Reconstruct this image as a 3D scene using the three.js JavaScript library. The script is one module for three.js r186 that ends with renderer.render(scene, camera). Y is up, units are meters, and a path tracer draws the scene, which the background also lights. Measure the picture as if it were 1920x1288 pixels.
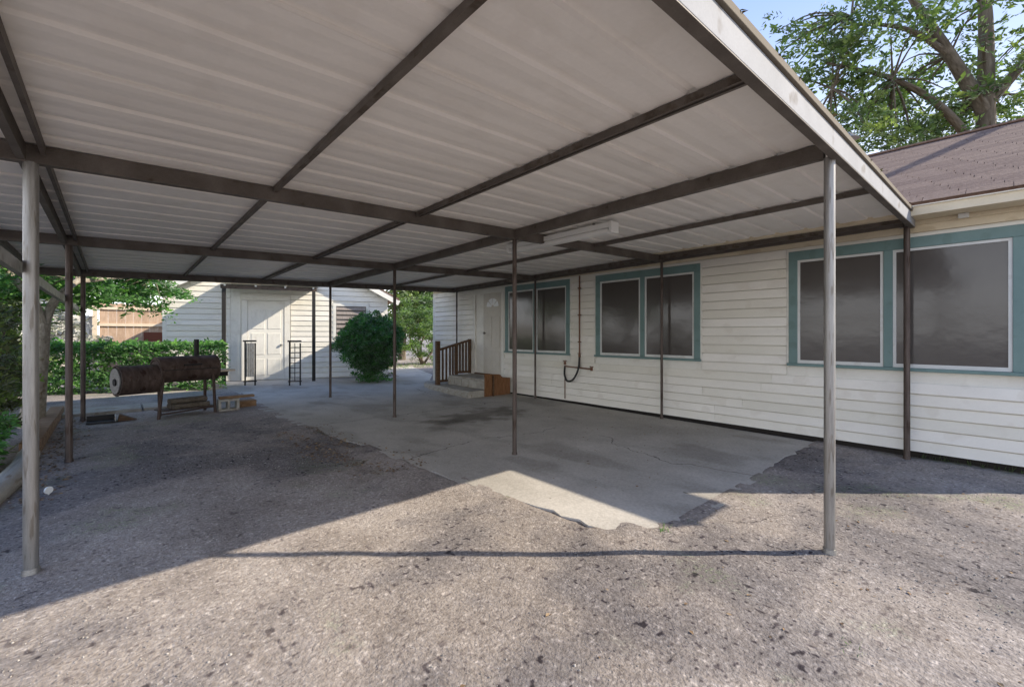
import * as THREE from 'three';
import { mergeGeometries } from 'three/addons/utils/BufferGeometryUtils.js';
import { RoundedBoxGeometry } from 'three/addons/geometries/RoundedBoxGeometry.js';

// ------------------------------------------------------------------ camera, sky, sun, exposure
// authoring axes: x towards the house, y up, z along the house away from the camera (three.js z = -z)
const YAW = 0.73, EYE = 1.35;
const scene = new THREE.Scene();
const camera = new THREE.PerspectiveCamera(2 * Math.atan(644 / 835) * 180 / Math.PI, 1920 / 1288, 0.05, 600);
camera.position.set(0, EYE, 0);
camera.lookAt(Math.sin(YAW), EYE, -Math.cos(YAW));
camera.setViewOffset(1920, 1288, 0, 17, 1920, 1288);
const renderer = new THREE.WebGLRenderer({ antialias: true });
renderer.toneMapping = THREE.LinearToneMapping;
renderer.toneMappingExposure = 2.9;
renderer.shadowMap.enabled = true;

function makeSky() {
  const w = 512, h = 256, d = new Float32Array(w * h * 4);
  for (let j = 0; j < h; j++) for (let i = 0; i < w; i++) {
    const el = ((j + 0.5) / h - 0.5) * Math.PI, e = Math.max(0, Math.sin(el));
    const k = 1 - Math.exp(-e * 4.0), o = (j * w + i) * 4;         // pale haze low down, blue above
    const hz = [1.16, 1.16, 1.14], zn = [0.048, 0.125, 0.32];
    for (let c = 0; c < 3; c++) d[o + c] = hz[c] * (1 - k) + zn[c] * k;
    if (el < 0) for (let c = 0; c < 3; c++) d[o + c] = [0.30, 0.28, 0.25][c];
    d[o + 3] = 1;
  }
  const t = new THREE.DataTexture(d, w, h, THREE.RGBAFormat, THREE.FloatType);
  t.mapping = THREE.EquirectangularReflectionMapping; t.magFilter = t.minFilter = THREE.LinearFilter; t.needsUpdate = true;
  return t;
}
const skyTex = makeSky();
scene.background = skyTex; scene.environment = skyTex;

const SUN = new THREE.Vector3(1.2, 1, 1.045);
const sun = new THREE.DirectionalLight(new THREE.Color(1.0, 0.90, 0.76), 2.4);
sun.position.copy(SUN).multiplyScalar(30); sun.target.position.set(3, 0, -5);
sun.position.add(sun.target.position);
sun.castShadow = true; sun.shadow.mapSize.set(4096, 4096);
Object.assign(sun.shadow.camera, { left: -25, right: 25, top: 25, bottom: -25, near: 1, far: 120 });
scene.add(sun, sun.target);

// ------------------------------------------------------------------ helpers
const slabOutline = [[2.0, 13.75], [1.95, 10.4], [1.84, 8.6], [1.92, 6.96], [2.18, 5.11], [2.23, 4.35], [2.3, 3.29], [2.44, 2.31], [2.49, 1.81], [2.81, 1.6], [3.12, 1.52], [3.7, 1.5], [4.33, 1.52], [5.1, 1.62], [5.89, 1.61], [6.44, 1.58], [6.44, 10.6], [7.4, 12.0], [8.6, 15.5], [7.2, 15.5], [6.4, 12.2], [5.2, 12.4], [4.4, 13.0], [4.3, 13.2]];
const onSlab = (x, z) => z > 1.52 + (x < 2.8 ? 0.3 : 0) && x > (z < 3.3 ? 2.32 : z < 5 ? 2.2 : 1.9);
let seed = 7;
const rnd = () => { seed = (seed * 1664525 + 1013904223) >>> 0; return seed / 4294967296; };
const rr = (a, b) => a + (b - a) * rnd();
const gauss = () => (rnd() + rnd() + rnd() + rnd() - 2) * 0.87;
const gy = (x, z) => 0.007 * Math.min(14, Math.max(-4, z));      // the yard rises gently away from the camera
const groundH = (x, z) => gy(x, z) + (fbm(x * 0.8 + 40, z * 0.8 + 40, 64, 3, 401) - 0.5) * 0.03 + (fbm(x * 4 + 40, z * 4 + 40, 256, 3, 411) - 0.5) * 0.02;
const V = (x, y, z) => new THREE.Vector3(x, y, -z);
const used = new Map();
function numbered(n) { const k = used.get(n) || 0; used.set(n, k + 1); return k ? n + '_' + String(k).padStart(3, '0') : n; }
function tag(o, label, category, group, kind) {
  if (label) o.userData.label = label; if (category) o.userData.category = category;
  if (group) o.userData.group = group; if (kind) o.userData.kind = kind; return o;
}
function thing(name, label, category, x, y, z, turn = 0, group) {
  const g = new THREE.Group(); g.name = numbered(name); g.position.set(x, y, -z); g.rotation.y = turn;
  scene.add(g); return tag(g, label, category, group);
}
const inv = new THREE.Matrix4();
// geometry given in world axes -> mesh named name under parent
function part(name, geo, mat, parent, centre = null) {
  const m = new THREE.Mesh(geo, mat); m.name = name; m.castShadow = m.receiveShadow = true;
  if (centre) m.position.copy(centre);
  if (parent) { parent.updateWorldMatrix(true, false); inv.copy(parent.matrixWorld).invert(); m.applyMatrix4(inv); parent.add(m); }
  else { m.name = numbered(name); scene.add(m); }
  return m;
}
// box by ranges, in authoring axes; mesh origin at its centre
function bx(name, mat, parent, x0, x1, y0, y1, z0, z1, r = 0) {
  const w = Math.abs(x1 - x0), h = Math.abs(y1 - y0), d = Math.abs(z1 - z0);
  const g = r ? new RoundedBoxGeometry(w, h, d, 2, r) : new THREE.BoxGeometry(w, h, d);
  worldUV(g);
  return part(name, g, mat, parent, V((x0 + x1) / 2, (y0 + y1) / 2, (z0 + z1) / 2));
}
function lbx(x0, x1, y0, y1, z0, z1) {                            // local box geometry, three axes
  const g = new THREE.BoxGeometry(Math.abs(x1 - x0), Math.abs(y1 - y0), Math.abs(z1 - z0)); worldUV(g);
  return g.translate((x0 + x1) / 2, (y0 + y1) / 2, (z0 + z1) / 2);
}
function worldUV(g) {                                              // uv in metres from the face's main axis
  const p = g.attributes.position, n = g.attributes.normal, u = g.attributes.uv;
  const ox = rnd() * 3, oy = rnd() * 3;
  for (let i = 0; i < p.count; i++) {
    const ax = Math.abs(n.getX(i)), ay = Math.abs(n.getY(i)), az = Math.abs(n.getZ(i));
    if (ax >= ay && ax >= az) u.setXY(i, p.getZ(i) + ox, p.getY(i) + oy);
    else if (ay >= az) u.setXY(i, p.getX(i) + ox, p.getZ(i) + oy);
    else u.setXY(i, p.getX(i) + ox, p.getY(i) + oy);
  }
}
function tube(pts, r0, r1, seg = 8, steps = 0) {                   // tapered tube through three-axes points
  const c = new THREE.CatmullRomCurve3(pts), n = steps || Math.max(2, pts.length * 3);
  const g = new THREE.TubeGeometry(c, n, 1, seg, false), p = g.attributes.position, ctr = new THREE.Vector3();
  for (let i = 0; i <= n; i++) {
    c.getPointAt(i / n, ctr); const r = r0 + (r1 - r0) * i / n;
    for (let j = 0; j <= seg; j++) {
      const k = i * (seg + 1) + j;
      p.setXYZ(k, ctr.x + (p.getX(k) - ctr.x) * r, ctr.y + (p.getY(k) - ctr.y) * r, ctr.z + (p.getZ(k) - ctr.z) * r);
    }
  }
  return g;
}
const bar = (a, b, r, seg = 8) => {
  const d = b.clone().sub(a), g = new THREE.CylinderGeometry(r, r, d.length(), seg);
  g.applyQuaternion(new THREE.Quaternion().setFromUnitVectors(new THREE.Vector3(0, 1, 0), d.normalize()));
  return g.translate((a.x + b.x) / 2, (a.y + b.y) / 2, (a.z + b.z) / 2);
};

// ------------------------------------------------------------------ procedural textures
const LAT = new Float32Array(65536); for (let i = 0; i < 65536; i++) LAT[i] = rnd();
function vn(x, y, per, s) {                                        // periodic value noise
  let xi = Math.floor(x), yi = Math.floor(y); const fx = x - xi, fy = y - yi;
  xi = ((xi % per) + per) % per; yi = ((yi % per) + per) % per;
  const x1 = (xi + 1) % per, y1 = (yi + 1) % per;
  const h = (a, b) => LAT[(a * 7919 + b * 104729 + s * 31337) & 65535];
  const u = fx * fx * (3 - 2 * fx), v = fy * fy * (3 - 2 * fy);
  const a = h(xi, yi), b = h(x1, yi), c = h(xi, y1), d = h(x1, y1);
  return a + (b - a) * u + (c - a + (a - b - c + d) * u) * v;
}
function fbm(x, y, per, oct, s) { let t = 0, a = 0.5, n = 0; for (let o = 0; o < oct; o++) { t += a * vn(x, y, per, s + o); n += a; x *= 2; y *= 2; per *= 2; a *= 0.55; } return t / n; }
const sst = (a, b, x) => { x = Math.min(1, Math.max(0, (x - a) / (b - a))); return x * x * (3 - 2 * x); };
function dataTex(n, fn, srgb, size, mirror) {                     // size: metres covered
  const d = new Uint8Array(n * n * 4), o = [0, 0, 0];
  for (let j = 0; j < n; j++) for (let i = 0; i < n; i++) {
    fn(i / n, j / n, o); const k = (j * n + i) * 4;
    for (let c = 0; c < 3; c++) d[k + c] = Math.max(0, Math.min(255, o[c])); d[k + 3] = 255;
  }
  const t = new THREE.DataTexture(d, n, n, THREE.RGBAFormat);
  t.wrapS = t.wrapT = mirror ? THREE.MirroredRepeatWrapping : THREE.RepeatWrapping; t.repeat.set(1 / size, 1 / size);
  t.magFilter = THREE.LinearFilter; t.minFilter = THREE.LinearMipmapLinearFilter; t.generateMipmaps = true;
  if (srgb) t.colorSpace = THREE.SRGBColorSpace; t.needsUpdate = true; return t;
}
// distance from a point to a set of polylines (for cracks)
function polyDist(lines, x, y) {
  let m = 9;
  for (const l of lines) for (let i = 0; i + 1 < l.length; i++) {
    const ax = l[i][0], ay = l[i][1], bx_ = l[i + 1][0] - ax, by = l[i + 1][1] - ay;
    let t = ((x - ax) * bx_ + (y - ay) * by) / (bx_ * bx_ + by * by); t = Math.max(0, Math.min(1, t));
    const dx = x - ax - t * bx_, dy = y - ay - t * by, d = Math.sqrt(dx * dx + dy * dy); if (d < m) m = d;
  }
  return m;
}
const GX0 = -3, GZ0 = -1.5, GS = 12;                               // the 12 m square that the ground map covers
const groundCracks = [[[3.0, 1.5], [3.2, 1.22], [3.12, 1.0], [3.05, 0.62], [3.1, 0.4]], [[4.6, 0.9], [5.0, 0.55], [5.2, 0.1]],
  [[2.55, 0.45], [2.7, 0.3], [2.78, 0.12]], [[3.4, 0.15], [3.65, 0.0], [3.9, -0.3]], [[3.24, 1.3], [3.8, 1.05], [4.1, 1.1]]];
const groundMap = dataTex(2048, (u, v, o) => {
  const x = GX0 + u * GS, z = GZ0 + v * GS;
  const big = fbm(u * 7, v * 7, 7, 4, 1), mid = fbm(u * 40, v * 40, 40, 4, 11), fine = vn(u * 900, v * 900, 900, 21), grit = vn(u * 1900, v * 1900, 1900, 27);
  const worn = sst(0.44, 0.64, big * 0.6 + mid * 0.4);             // exposed dark aggregate against pale dust
  const agg = vn(u * 520, v * 520, 520, 33);
  let r = 156 - 48 * worn, g = 146 - 45 * worn, b = 137 - 40 * worn;
  const m = (mid - 0.5) * 54 + (fine - 0.5) * 34 + (grit - 0.5) * 26; r += m; g += m; b += m;
  if (agg > 0.8) { const k = sst(0.8, 0.93, agg) * (34 + 45 * worn); r -= k; g -= k; b -= k * 0.9; }
  if (fine > 0.9) { r += 26; g += 25; b += 24; }
  const moss = sst(0.6, 0.75, fbm(u * 16 + 3, v * 16 + 5, 16, 4, 51)) * sst(0.45, 0.7, fine); r -= 22 * moss; g -= 12 * moss; b -= 26 * moss;
  const c = polyDist(groundCracks, x + (fbm(u * 60, v * 60, 60, 5, 66) - 0.5) * 0.26, z + (fbm(u * 60, v * 60, 60, 5, 61) - 0.5) * 0.26);
  const ck = (1 - sst(0.001, 0.007, c)) * sst(0.38, 0.55, fbm(u * 90, v * 90, 90, 3, 71)); r -= 70 * ck; g -= 68 * ck; b -= 64 * ck;
  o[0] = r; o[1] = g; o[2] = b;
}, true, GS, true);
const gritBump = dataTex(1024, (u, v, o) => { o[0] = o[1] = o[2] = 255 * (0.3 * vn(u * 190, v * 190, 190, 3) + 0.2 * vn(u * 460, v * 460, 460, 4) + 0.5 * fbm(u * 24, v * 24, 24, 4, 5)); }, false, 1.7);
const slabCracks = [[[4.43, 3.18], [4.40, 2.75], [4.33, 2.35], [4.36, 2.13], [4.45, 1.75], [4.49, 1.48]], [[4.43, 3.18], [4.7, 3.4], [4.62, 3.75]],
  [[2.25, 4.2], [3.4, 4.35], [4.6, 4.2]], [[2.0, 6.6], [3.8, 6.5], [6.4, 6.55]], [[5.2, 6.5], [5.1, 8.2], [5.3, 9.4]]];
const SX0 = 1.4, SZ0 = 1.0, SS = 13;
const slabMap = dataTex(2048, (u, v, o) => {
  const x = SX0 + u * SS, z = SZ0 + v * SS;
  const big = fbm(u * 6, v * 6, 6, 4, 101), mid = fbm(u * 34, v * 34, 34, 4, 111), fine = vn(u * 1000, v * 1000, 1000, 121);
  let r = 178, g = 172, b = 162; const m = (big - 0.5) * 46 + (mid - 0.5) * 30 + (fine - 0.5) * 20; r += m; g += m; b += m;
  const st = sst(0.52, 0.66, fbm(u * 22 + 9, v * 11, 11, 4, 131)) * 0.7;       // old oil and damp stains
  const spot = sst(0.9, 0.2, Math.hypot((x - 4.3) / 1.2, (z - 5.6) / 0.7) + (mid - 0.5) * 1.6);
  const k = 26 * st + 58 * spot; r -= k; g -= k; b -= k;
  const c = polyDist(slabCracks, x + (fbm(u * 50, v * 50, 50, 5, 146) - 0.5) * 0.24, z + (fbm(u * 50, v * 50, 50, 5, 141) - 0.5) * 0.24);
  const ck = (1 - sst(0.002, 0.008, c)) * sst(0.3, 0.5, fbm(u * 60, v * 60, 60, 3, 171)); r -= 95 * ck; g -= 93 * ck; b -= 88 * ck;
  if (vn(u * 330, v * 330, 330, 151) > 0.975) { r -= 45; g -= 45; b -= 45; }
  o[0] = r; o[1] = g; o[2] = b;
}, true, SS, true);
function tintTex(base, amp, freq, size, streakX = 1, streakY = 1, s = 0, fleck = 0) {
  return dataTex(512, (u, v, o) => {
    const n = fbm(u * freq * streakX, v * freq * streakY, freq * Math.max(streakX, streakY), 5, 200 + s) - 0.5;
    const f = vn(u * 230, v * 230, 230, 240 + s) - 0.5, bl = sst(0.62, 0.75, fbm(u * 9, v * 9, 9, 4, 260 + s)) * fleck;
    for (let c = 0; c < 3; c++) o[c] = base[c] + amp * n * 2 + f * amp * 0.5 - bl * [1, 1.15, 1.3][c];
  }, true, size);
}
const std = (o) => new THREE.MeshStandardMaterial(o);
const ripple = dataTex(256, (u, v, o) => { o[0] = o[1] = o[2] = 255 * fbm(u * 8, v * 8, 8, 4, 301); }, false, 1.3);
const M = {
  ground: std({ map: groundMap, bumpMap: gritBump, bumpScale: 0.009, roughness: 0.97 }),
  slab: std({ map: slabMap, bumpMap: gritBump, bumpScale: 0.0022, roughness: 0.88 }),
  siding: [0, 1, 2, 3].map(i => std({ map: tintTex([236 - i * 3, 231 - i * 3, 219 - i * 4], 7, 6, 1.9 + i * 0.3, 1, 1, i * 7, 7), bumpMap: ripple, bumpScale: 0.004, roughness: 0.55 })),
  door: std({ map: tintTex([205, 198, 184], 7, 8, 1.4, 1, 1, 41, 6), roughness: 0.5 }),
  trim: std({ map: tintTex([230, 226, 214], 7, 8, 1.4, 1, 1, 40, 6), roughness: 0.55 }),
  cream: std({ map: tintTex([214, 200, 172], 10, 8, 1.7, 1, 1, 43, 16), roughness: 0.6 }),
  green: std({ map: tintTex([108, 134, 130], 8, 8, 1.2, 1, 1, 47, 6), roughness: 0.5 }),
  whiteSash: std({ map: tintTex([214, 214, 208], 10, 8, 1.1, 1, 1, 49, 10), roughness: 0.45 }),
  screen: new THREE.MeshPhysicalMaterial({ color: new THREE.Color(0.085, 0.075, 0.066), roughness: 0.13, bumpMap: ripple, bumpScale: 0.0012 }),
  sheet: [0, 1, 2].map(i => std({ map: tintTex([239 - i * 3, 234 - i * 3, 226 - i * 3], 6, 5, 2.7, 1, 1, 55 + i * 5, 4), bumpMap: ripple, bumpScale: 0.006, roughness: 0.5 })),
  fascia: std({ map: tintTex([146, 147, 149], 12, 7, 1.5, 1, 1, 71, 30), roughness: 0.8 }),
  steel: std({ map: tintTex([100, 92, 84], 18, 9, 0.9, 1, 1, 75, 20), roughness: 0.62, metalness: 0.25 }),
  rustPost: std({ map: tintTex([88, 76, 68], 22, 9, 0.7, 1, 1, 79, 24), roughness: 0.6, metalness: 0.3 }),
  galv: std({ map: tintTex([150, 147, 142], 18, 10, 0.5, 1, 1, 83, 22), roughness: 0.42, metalness: 0.65 }),
  dark: std({ color: 0x2b2622, roughness: 0.9 }),
  shingle: [0, 1, 2, 3].map(i => std({ map: tintTex([124 - i * 5, 101 - i * 5, 86 - i * 4], 20, 30, 0.8, 1, 1, 90 + i * 3), bumpMap: gritBump, bumpScale: 0.004, roughness: 0.95 })),
  roofEdge: std({ color: 0x6f6658, roughness: 0.9 }),
  soil: std({ map: tintTex([96, 82, 66], 26, 20, 1.1, 1, 1, 99), bumpMap: gritBump, bumpScale: 0.03, roughness: 1 }),
  woodBrown: std({ map: tintTex([124, 84, 50], 26, 10, 0.9, 6, 1, 105), roughness: 0.75 }),
  woodDark: std({ map: tintTex([92, 68, 46], 22, 10, 0.9, 1, 6, 109), roughness: 0.8 }),
  timber: std({ map: tintTex([134, 106, 78], 30, 10, 1.0, 1, 5, 113), bumpMap: ripple, bumpScale: 0.01, roughness: 0.9 }),
  concrete: std({ map: tintTex([166, 160, 148], 22, 10, 1.2, 1, 1, 117, 26), bumpMap: gritBump, bumpScale: 0.006, roughness: 0.92 }),
  rust: std({ map: tintTex([80, 64, 55], 26, 10, 0.8, 1, 1, 121, 28), bumpMap: ripple, bumpScale: 0.004, roughness: 0.72, metalness: 0.15 }),
  ironDark: std({ color: 0x33302d, roughness: 0.7, metalness: 0.4 }),
  pipe: std({ map: tintTex([120, 84, 62], 30, 12, 0.4, 1, 1, 125, 30), roughness: 0.7, metalness: 0.2 }),
  rubber: std({ color: 0x2a2a28, roughness: 0.8 }),
  bark: std({ map: tintTex([150, 140, 122], 34, 14, 0.7, 2, 1, 129, 30), bumpMap: ripple, bumpScale: 0.03, roughness: 0.95 }),
  barkDark: std({ map: tintTex([104, 94, 80], 30, 14, 0.8, 2, 1, 133, 20), bumpMap: ripple, bumpScale: 0.03, roughness: 0.95 }),
  enamel: std({ color: 0xe6e6e0, roughness: 0.35 }),
  diffuser: std({ color: 0xe9e8e2, roughness: 0.3 }),
  frost: new THREE.MeshPhysicalMaterial({ color: 0xf1f3f2, roughness: 0.12 }),
  tan: [0, 1, 2].map(i => std({ map: tintTex([178 - i * 5, 152 - i * 5, 128 - i * 5], 18, 10, 1.3, 5, 1, 137 + i * 3), roughness: 0.85 })),
  greySlat: std({ map: tintTex([146, 136, 128], 16, 10, 1.3, 5, 1, 149), roughness: 0.85 }),
  palewood: std({ map: tintTex([208, 190, 164], 16, 10, 1.3, 1, 5, 151), roughness: 0.8 }),
  stucco: std({ map: tintTex([206, 200, 188], 16, 20, 2, 1, 1, 155, 24), roughness: 0.95 }),
  redbrown: std({ color: 0x6d3a26, roughness: 0.8 }),
  grass: std({ color: 0xffffff, roughness: 0.9, side: THREE.DoubleSide }),
  leaf: new THREE.MeshPhysicalMaterial({ color: 0xffffff, roughness: 0.95, transmission: 0.55, thickness: 0, side: THREE.DoubleSide }),
  stone: std({ color: 0xffffff, roughness: 0.95 }),
  dryLeaf: std({ color: 0xffffff, roughness: 0.9, side: THREE.DoubleSide }),
};

// ------------------------------------------------------------------ ground, slab
function axis(a, b, step, far) {                                  // dense between a and b, then growing steps out to far
  const out = []; for (let v = a; v <= b + 1e-6; v += step) out.push(v);
  let s = step, v = out[out.length - 1]; while (v < far) { s *= 1.35; v += s; out.push(v); }
  s = step; v = a; while (v > -far) { s *= 1.35; v -= s; out.unshift(v); }
  return out;
}
{
  const xs = axis(-3, 7, 0.05, 260), zs = axis(-1, 9, 0.05, 260), nx = xs.length, nz = zs.length;
  const pos = new Float32Array(nx * nz * 3), uv = new Float32Array(nx * nz * 2), idx = [];
  for (let j = 0; j < nz; j++) for (let i = 0; i < nx; i++) {
    const x = xs[i], z = zs[j], k = j * nx + i;
    const near = Math.abs(x) < 12 && Math.abs(z) < 16 ? 1 : 0;
    let h = gy(x, z) + near * ((fbm(x * 0.8 + 40, z * 0.8 + 40, 64, 3, 401) - 0.5) * 0.03 + (fbm(x * 4 + 40, z * 4 + 40, 256, 3, 411) - 0.5) * 0.02);
    if (near) { const e = polyDist([slabOutline.slice(0, 16)], x, z); h += (gy(x, z) + 0.0125 + (vn(x * 9 + 90, z * 9 + 90, 256, 421) - 0.5) * 0.012 - h) * (1 - sst(0.04, 0.4, e)); }
    if (onSlab(x - 0.09, z - 0.09) && x > 2.05) h = Math.min(h, gy(x, z) - 0.006);
    pos.set([x, h, -z], k * 3); uv.set([x - GX0, z - GZ0], k * 2);
    if (i + 1 < nx && j + 1 < nz) idx.push(k, k + 1, k + nx, k + 1, k + nx + 1, k + nx);
  }
  const g = new THREE.BufferGeometry(); g.setAttribute('position', new THREE.BufferAttribute(pos, 3)); g.setAttribute('uv', new THREE.BufferAttribute(uv, 2));
  g.setIndex(idx); g.computeVertexNormals();
  tag(part('ground', g, M.ground, null), null, null, null, 'structure');
}
{
  const raw = slabOutline;
  const s = new THREE.Shape(); let first = true;
  raw.forEach((a, i) => {
    const b = raw[(i + 1) % raw.length], n = i < 15 ? Math.max(1, Math.round(Math.hypot(b[0] - a[0], b[1] - a[1]) / 0.12)) : 1;
    for (let k = 0; k < n; k++) {
      const t = k / n, j = i < 15 && (k || i) ? 0.035 : 0; const x = a[0] + (b[0] - a[0]) * t + gauss() * j, z = a[1] + (b[1] - a[1]) * t + gauss() * j;
      first ? s.moveTo(x, z) : s.lineTo(x, z); first = false;
    }
  });
  const g = new THREE.ExtrudeGeometry(s, { depth: 0.06, bevelEnabled: false, steps: 1 });
  const p = g.attributes.position, u = g.attributes.uv;
  for (let i = 0; i < p.count; i++) {
    const x = p.getX(i), z = p.getY(i), t = p.getZ(i);
    p.setXYZ(i, x, gy(x, Math.min(z, 14)) - 0.048 + t, -z); u.setXY(i, x - SX0, z - SZ0);
  }
  g.computeVertexNormals();
  tag(part('concrete_slab', g, M.slab, null), null, null, null, 'structure');
}

// ------------------------------------------------------------------ carport
const AX = -0.343, BXp = 3.272, CX = 6.37, ZR = [0.734, 3.614, 6.411, 9.185];
const topY = (x, z) => 2.343 + (x - AX) * 0.0262 - 0.013 * z;     // underside of the beams
const carport = thing('carport', 'open steel carport with corrugated white roof on thin brown posts', 'carport', 3.0, 0, 4.9);
{
  // posts
  const post = (x, z, r, mat, label) => {
    const y0 = gy(x, z) - 0.02, y1 = topY(x, z) + 0.004;
    const g = new THREE.CylinderGeometry(r, r, y1 - y0, 20); const m = part('post', g, mat, carport, V(x, (y0 + y1) / 2, z));
    if (label) m.userData.label = label;
    part('base_plate', new THREE.CylinderGeometry(r * 1.15, r * 1.3, 0.03, 16), mat, m, V(x, gy(x, z) + 0.02, z));
  };
  ZR.forEach((z, i) => post(AX, z, i === 1 ? 0.032 : 0.029, i === 1 ? M.galv : M.rustPost));
  ZR.forEach((z, i) => post(BXp, z, i ? 0.024 : 0.03, i ? M.rustPost : M.galv));
  ZR.forEach((z, i) => post(CX, z, i ? 0.02 : 0.028, M.rustPost));
  // beams across (towards the house)
  const xb = (z, h, w) => {
    const x0 = -0.88, x1 = 6.4, n = 7;
    for (let i = 0; i < 1; i++) {
      const g = new THREE.BoxGeometry(x1 - x0, h, w); worldUV(g); g.rotateZ(Math.atan(0.0262));
      part('beam', g, M.steel, carport, V((x0 + x1) / 2, topY((x0 + x1) / 2, z) + h / 2, z));
    }
  };
  xb(ZR[1], 0.10, 0.055); xb(ZR[2], 0.10, 0.055); xb(ZR[3], 0.09, 0.05); xb(ZR[0] - 0.028, 0.10, 0.03);
  // purlins along the house
  const pur = (x, w, h, drop = 0) => {
    const z0 = 0.76, z1 = 9.24; const g = new THREE.BoxGeometry(w, h, z1 - z0); worldUV(g); g.rotateX(-Math.atan(0.013));
    part('purlin', g, M.steel, carport, V(x, topY(x, (z0 + z1) / 2) + 0.098 - h / 2 - drop, (z0 + z1) / 2));
  };
  pur(AX - 0.035, 0.035, 0.09); pur(AX + 0.05, 0.02, 0.05); pur(0.88, 0.03, 0.035); pur(2.045, 0.018, 0.04); pur(2.085, 0.018, 0.04);
  pur(BXp, 0.05, 0.094); pur(4.66, 0.035, 0.045); pur(6.26, 0.035, 0.07); pur(CX, 0.045, 0.094); pur(-0.86, 0.035, 0.07);
  // rail along the outer row
  { const y = 1.725, g = new THREE.BoxGeometry(0.03, 0.065, 9.4); worldUV(g); part('side_rail', g, M.galv, carport, V(AX - 0.06, y, 4.55)); }
  // roof sheets: ribbed, each lapped over the next
  const zf = 0.70, zb = 9.32, W = 0.905, N = Math.ceil((zb - zf) / W);
  const wv = (x, z) => (fbm(x * 1.5 + 20, z * 1.5 + 20, 64, 3, 501) - 0.5) * 0.012 + (fbm(x * 5 + 20, z * 5 + 20, 128, 2, 511) - 0.5) * 0.005;
  for (let i = 0; i < N; i++) {
    const z0 = zf + i * W, z1 = Math.min(zb, z0 + W + 0.02), prof = [];
    const pitch = W / 6;
    for (let k = 0; k <= 6; k++) {
      const c = z0 + k * pitch, big = k % 2 === 0, hw = big ? 0.018 : 0.012, up = big ? 0.016 : 0.0015;
      for (const [dz, dy] of [[-hw - 0.012, 0], [-hw, up], [hw, up], [hw + 0.012, 0]]) { const z = c + dz; if (z >= z0 - 1e-6 && z <= z1 + 1e-6) prof.push([z, dy]); }
      if (k < 6) prof.push([c + pitch / 2, -0.003]);
    }
    if (prof[0][0] > z0) prof.unshift([z0, 0.02]); if (prof[prof.length - 1][0] < z1) prof.push([z1, 0]);
    const xs = []; for (let x = -0.9; x <= 6.421; x += 0.1464) xs.push(x);
    const pos = [], uv = [], id = [], np = prof.length;
    for (const x of xs) for (const [z, dy] of prof) {
      pos.push(x, topY(x, z) + 0.104 + dy + wv(x, z) * 1 + (i % 2) * 0.003, -z); uv.push(x, z);
    }
    for (let a = 0; a + 1 < xs.length; a++) for (let b = 0; b + 1 < np; b++) { const k = a * np + b; id.push(k, k + np, k + 1, k + 1, k + np, k + np + 1); }
    let g = new THREE.BufferGeometry(); g.setAttribute('position', new THREE.Float32BufferAttribute(pos, 3)); g.setAttribute('uv', new THREE.Float32BufferAttribute(uv, 2)); g.setIndex(id);
    g = g.toNonIndexed(); g.computeVertexNormals();
    const mat = M.sheet[i % 3]; mat.side = THREE.DoubleSide; part('roof_panel', g, mat, carport);
  }
  // white fascia channel across the front with a brown lower flange and a weathered top lip
  const fz = (name, mat, dy0, dy1, z0, z1) => {
    const x0 = -0.93, x1 = 6.42, h = dy1 - dy0; const g = new RoundedBoxGeometry(x1 - x0, h, z1 - z0, 1, Math.min(0.004, h / 3)); worldUV(g); g.rotateZ(Math.atan(0.0262));
    return part(name, g, mat, carport, V((x0 + x1) / 2, topY((x0 + x1) / 2, z0) + (dy0 + dy1) / 2, (z0 + z1) / 2));
  };
  fz('fascia', M.fascia, -0.008, 0.112, 0.672, 0.690); fz('fascia_flange', M.steel, -0.016, -0.009, 0.672, 0.722); fz('roof_lip', M.roofEdge, 0.113, 0.15, 0.655, 0.715);
  bx('end_cap', M.fascia, carport, 6.421, 6.436, topY(6.4, 0.7) + 0.0, topY(6.4, 0.7) + 0.11, 0.675, 0.80);
  fz('rear_edge', M.steel, 0.0, 0.10, 9.325, 9.34);
}

// ------------------------------------------------------------------ lap siding
function lapBoard(len, pitch) {
  const n = Math.max(1, Math.min(8, Math.round(len / 0.45))), pos = [], uv = [], id = [], ox = rnd() * 4, oy = rnd() * 4;
  const tilt = gauss() * 0.0012;
  for (let i = 0; i <= n; i++) {
    const x = -len / 2 + len * i / n, dy = (i && i < n ? gauss() * 0.0022 : 0) + tilt * x, dz = i && i < n ? gauss() * 0.0022 : 0;
    const yb = 0.013 + dy, zb = 0.036 + dz, zt = 0.022;
    pos.push(x, pitch, 0.001, x, pitch, zt, x, pitch, zt, x, yb, zb, x, yb, zb, x, yb, 0.001);
    for (const q of [0.02, 0, 0, -pitch, -pitch, -pitch - 0.03]) uv.push(x + ox, q + oy);
  }
  for (let i = 0; i < n; i++) for (const k of [0, 2, 4]) { const a = i * 6 + k, b = a + 6; id.push(a, a + 1, b, b, a + 1, b + 1); }
  const e = n * 6; id.push(0, 5, 1, 1, 5, 3, e, e + 1, e + 5, e + 1, e + 3, e + 5);
  const g = new THREE.BufferGeometry(); g.setAttribute('position', new THREE.Float32BufferAttribute(pos, 3)); g.setAttribute('uv', new THREE.Float32BufferAttribute(uv, 2));
  g.setIndex(id); g.computeVertexNormals(); return g;
}
// spans left of [a,b] after cutting the openings that this course meets
function cut(a, b, y0, y1, holes) {
  let sp = [[a, b]];
  for (const h of holes) if (h.y0 < y1 - 0.01 && h.y1 > y0 + 0.01) sp = sp.flatMap(([p, q]) => (h.b <= p || h.a >= q) ? [[p, q]] : [[p, h.a], [h.b, q]].filter(([m, n]) => n - m > 0.03));
  return sp;
}

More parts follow.
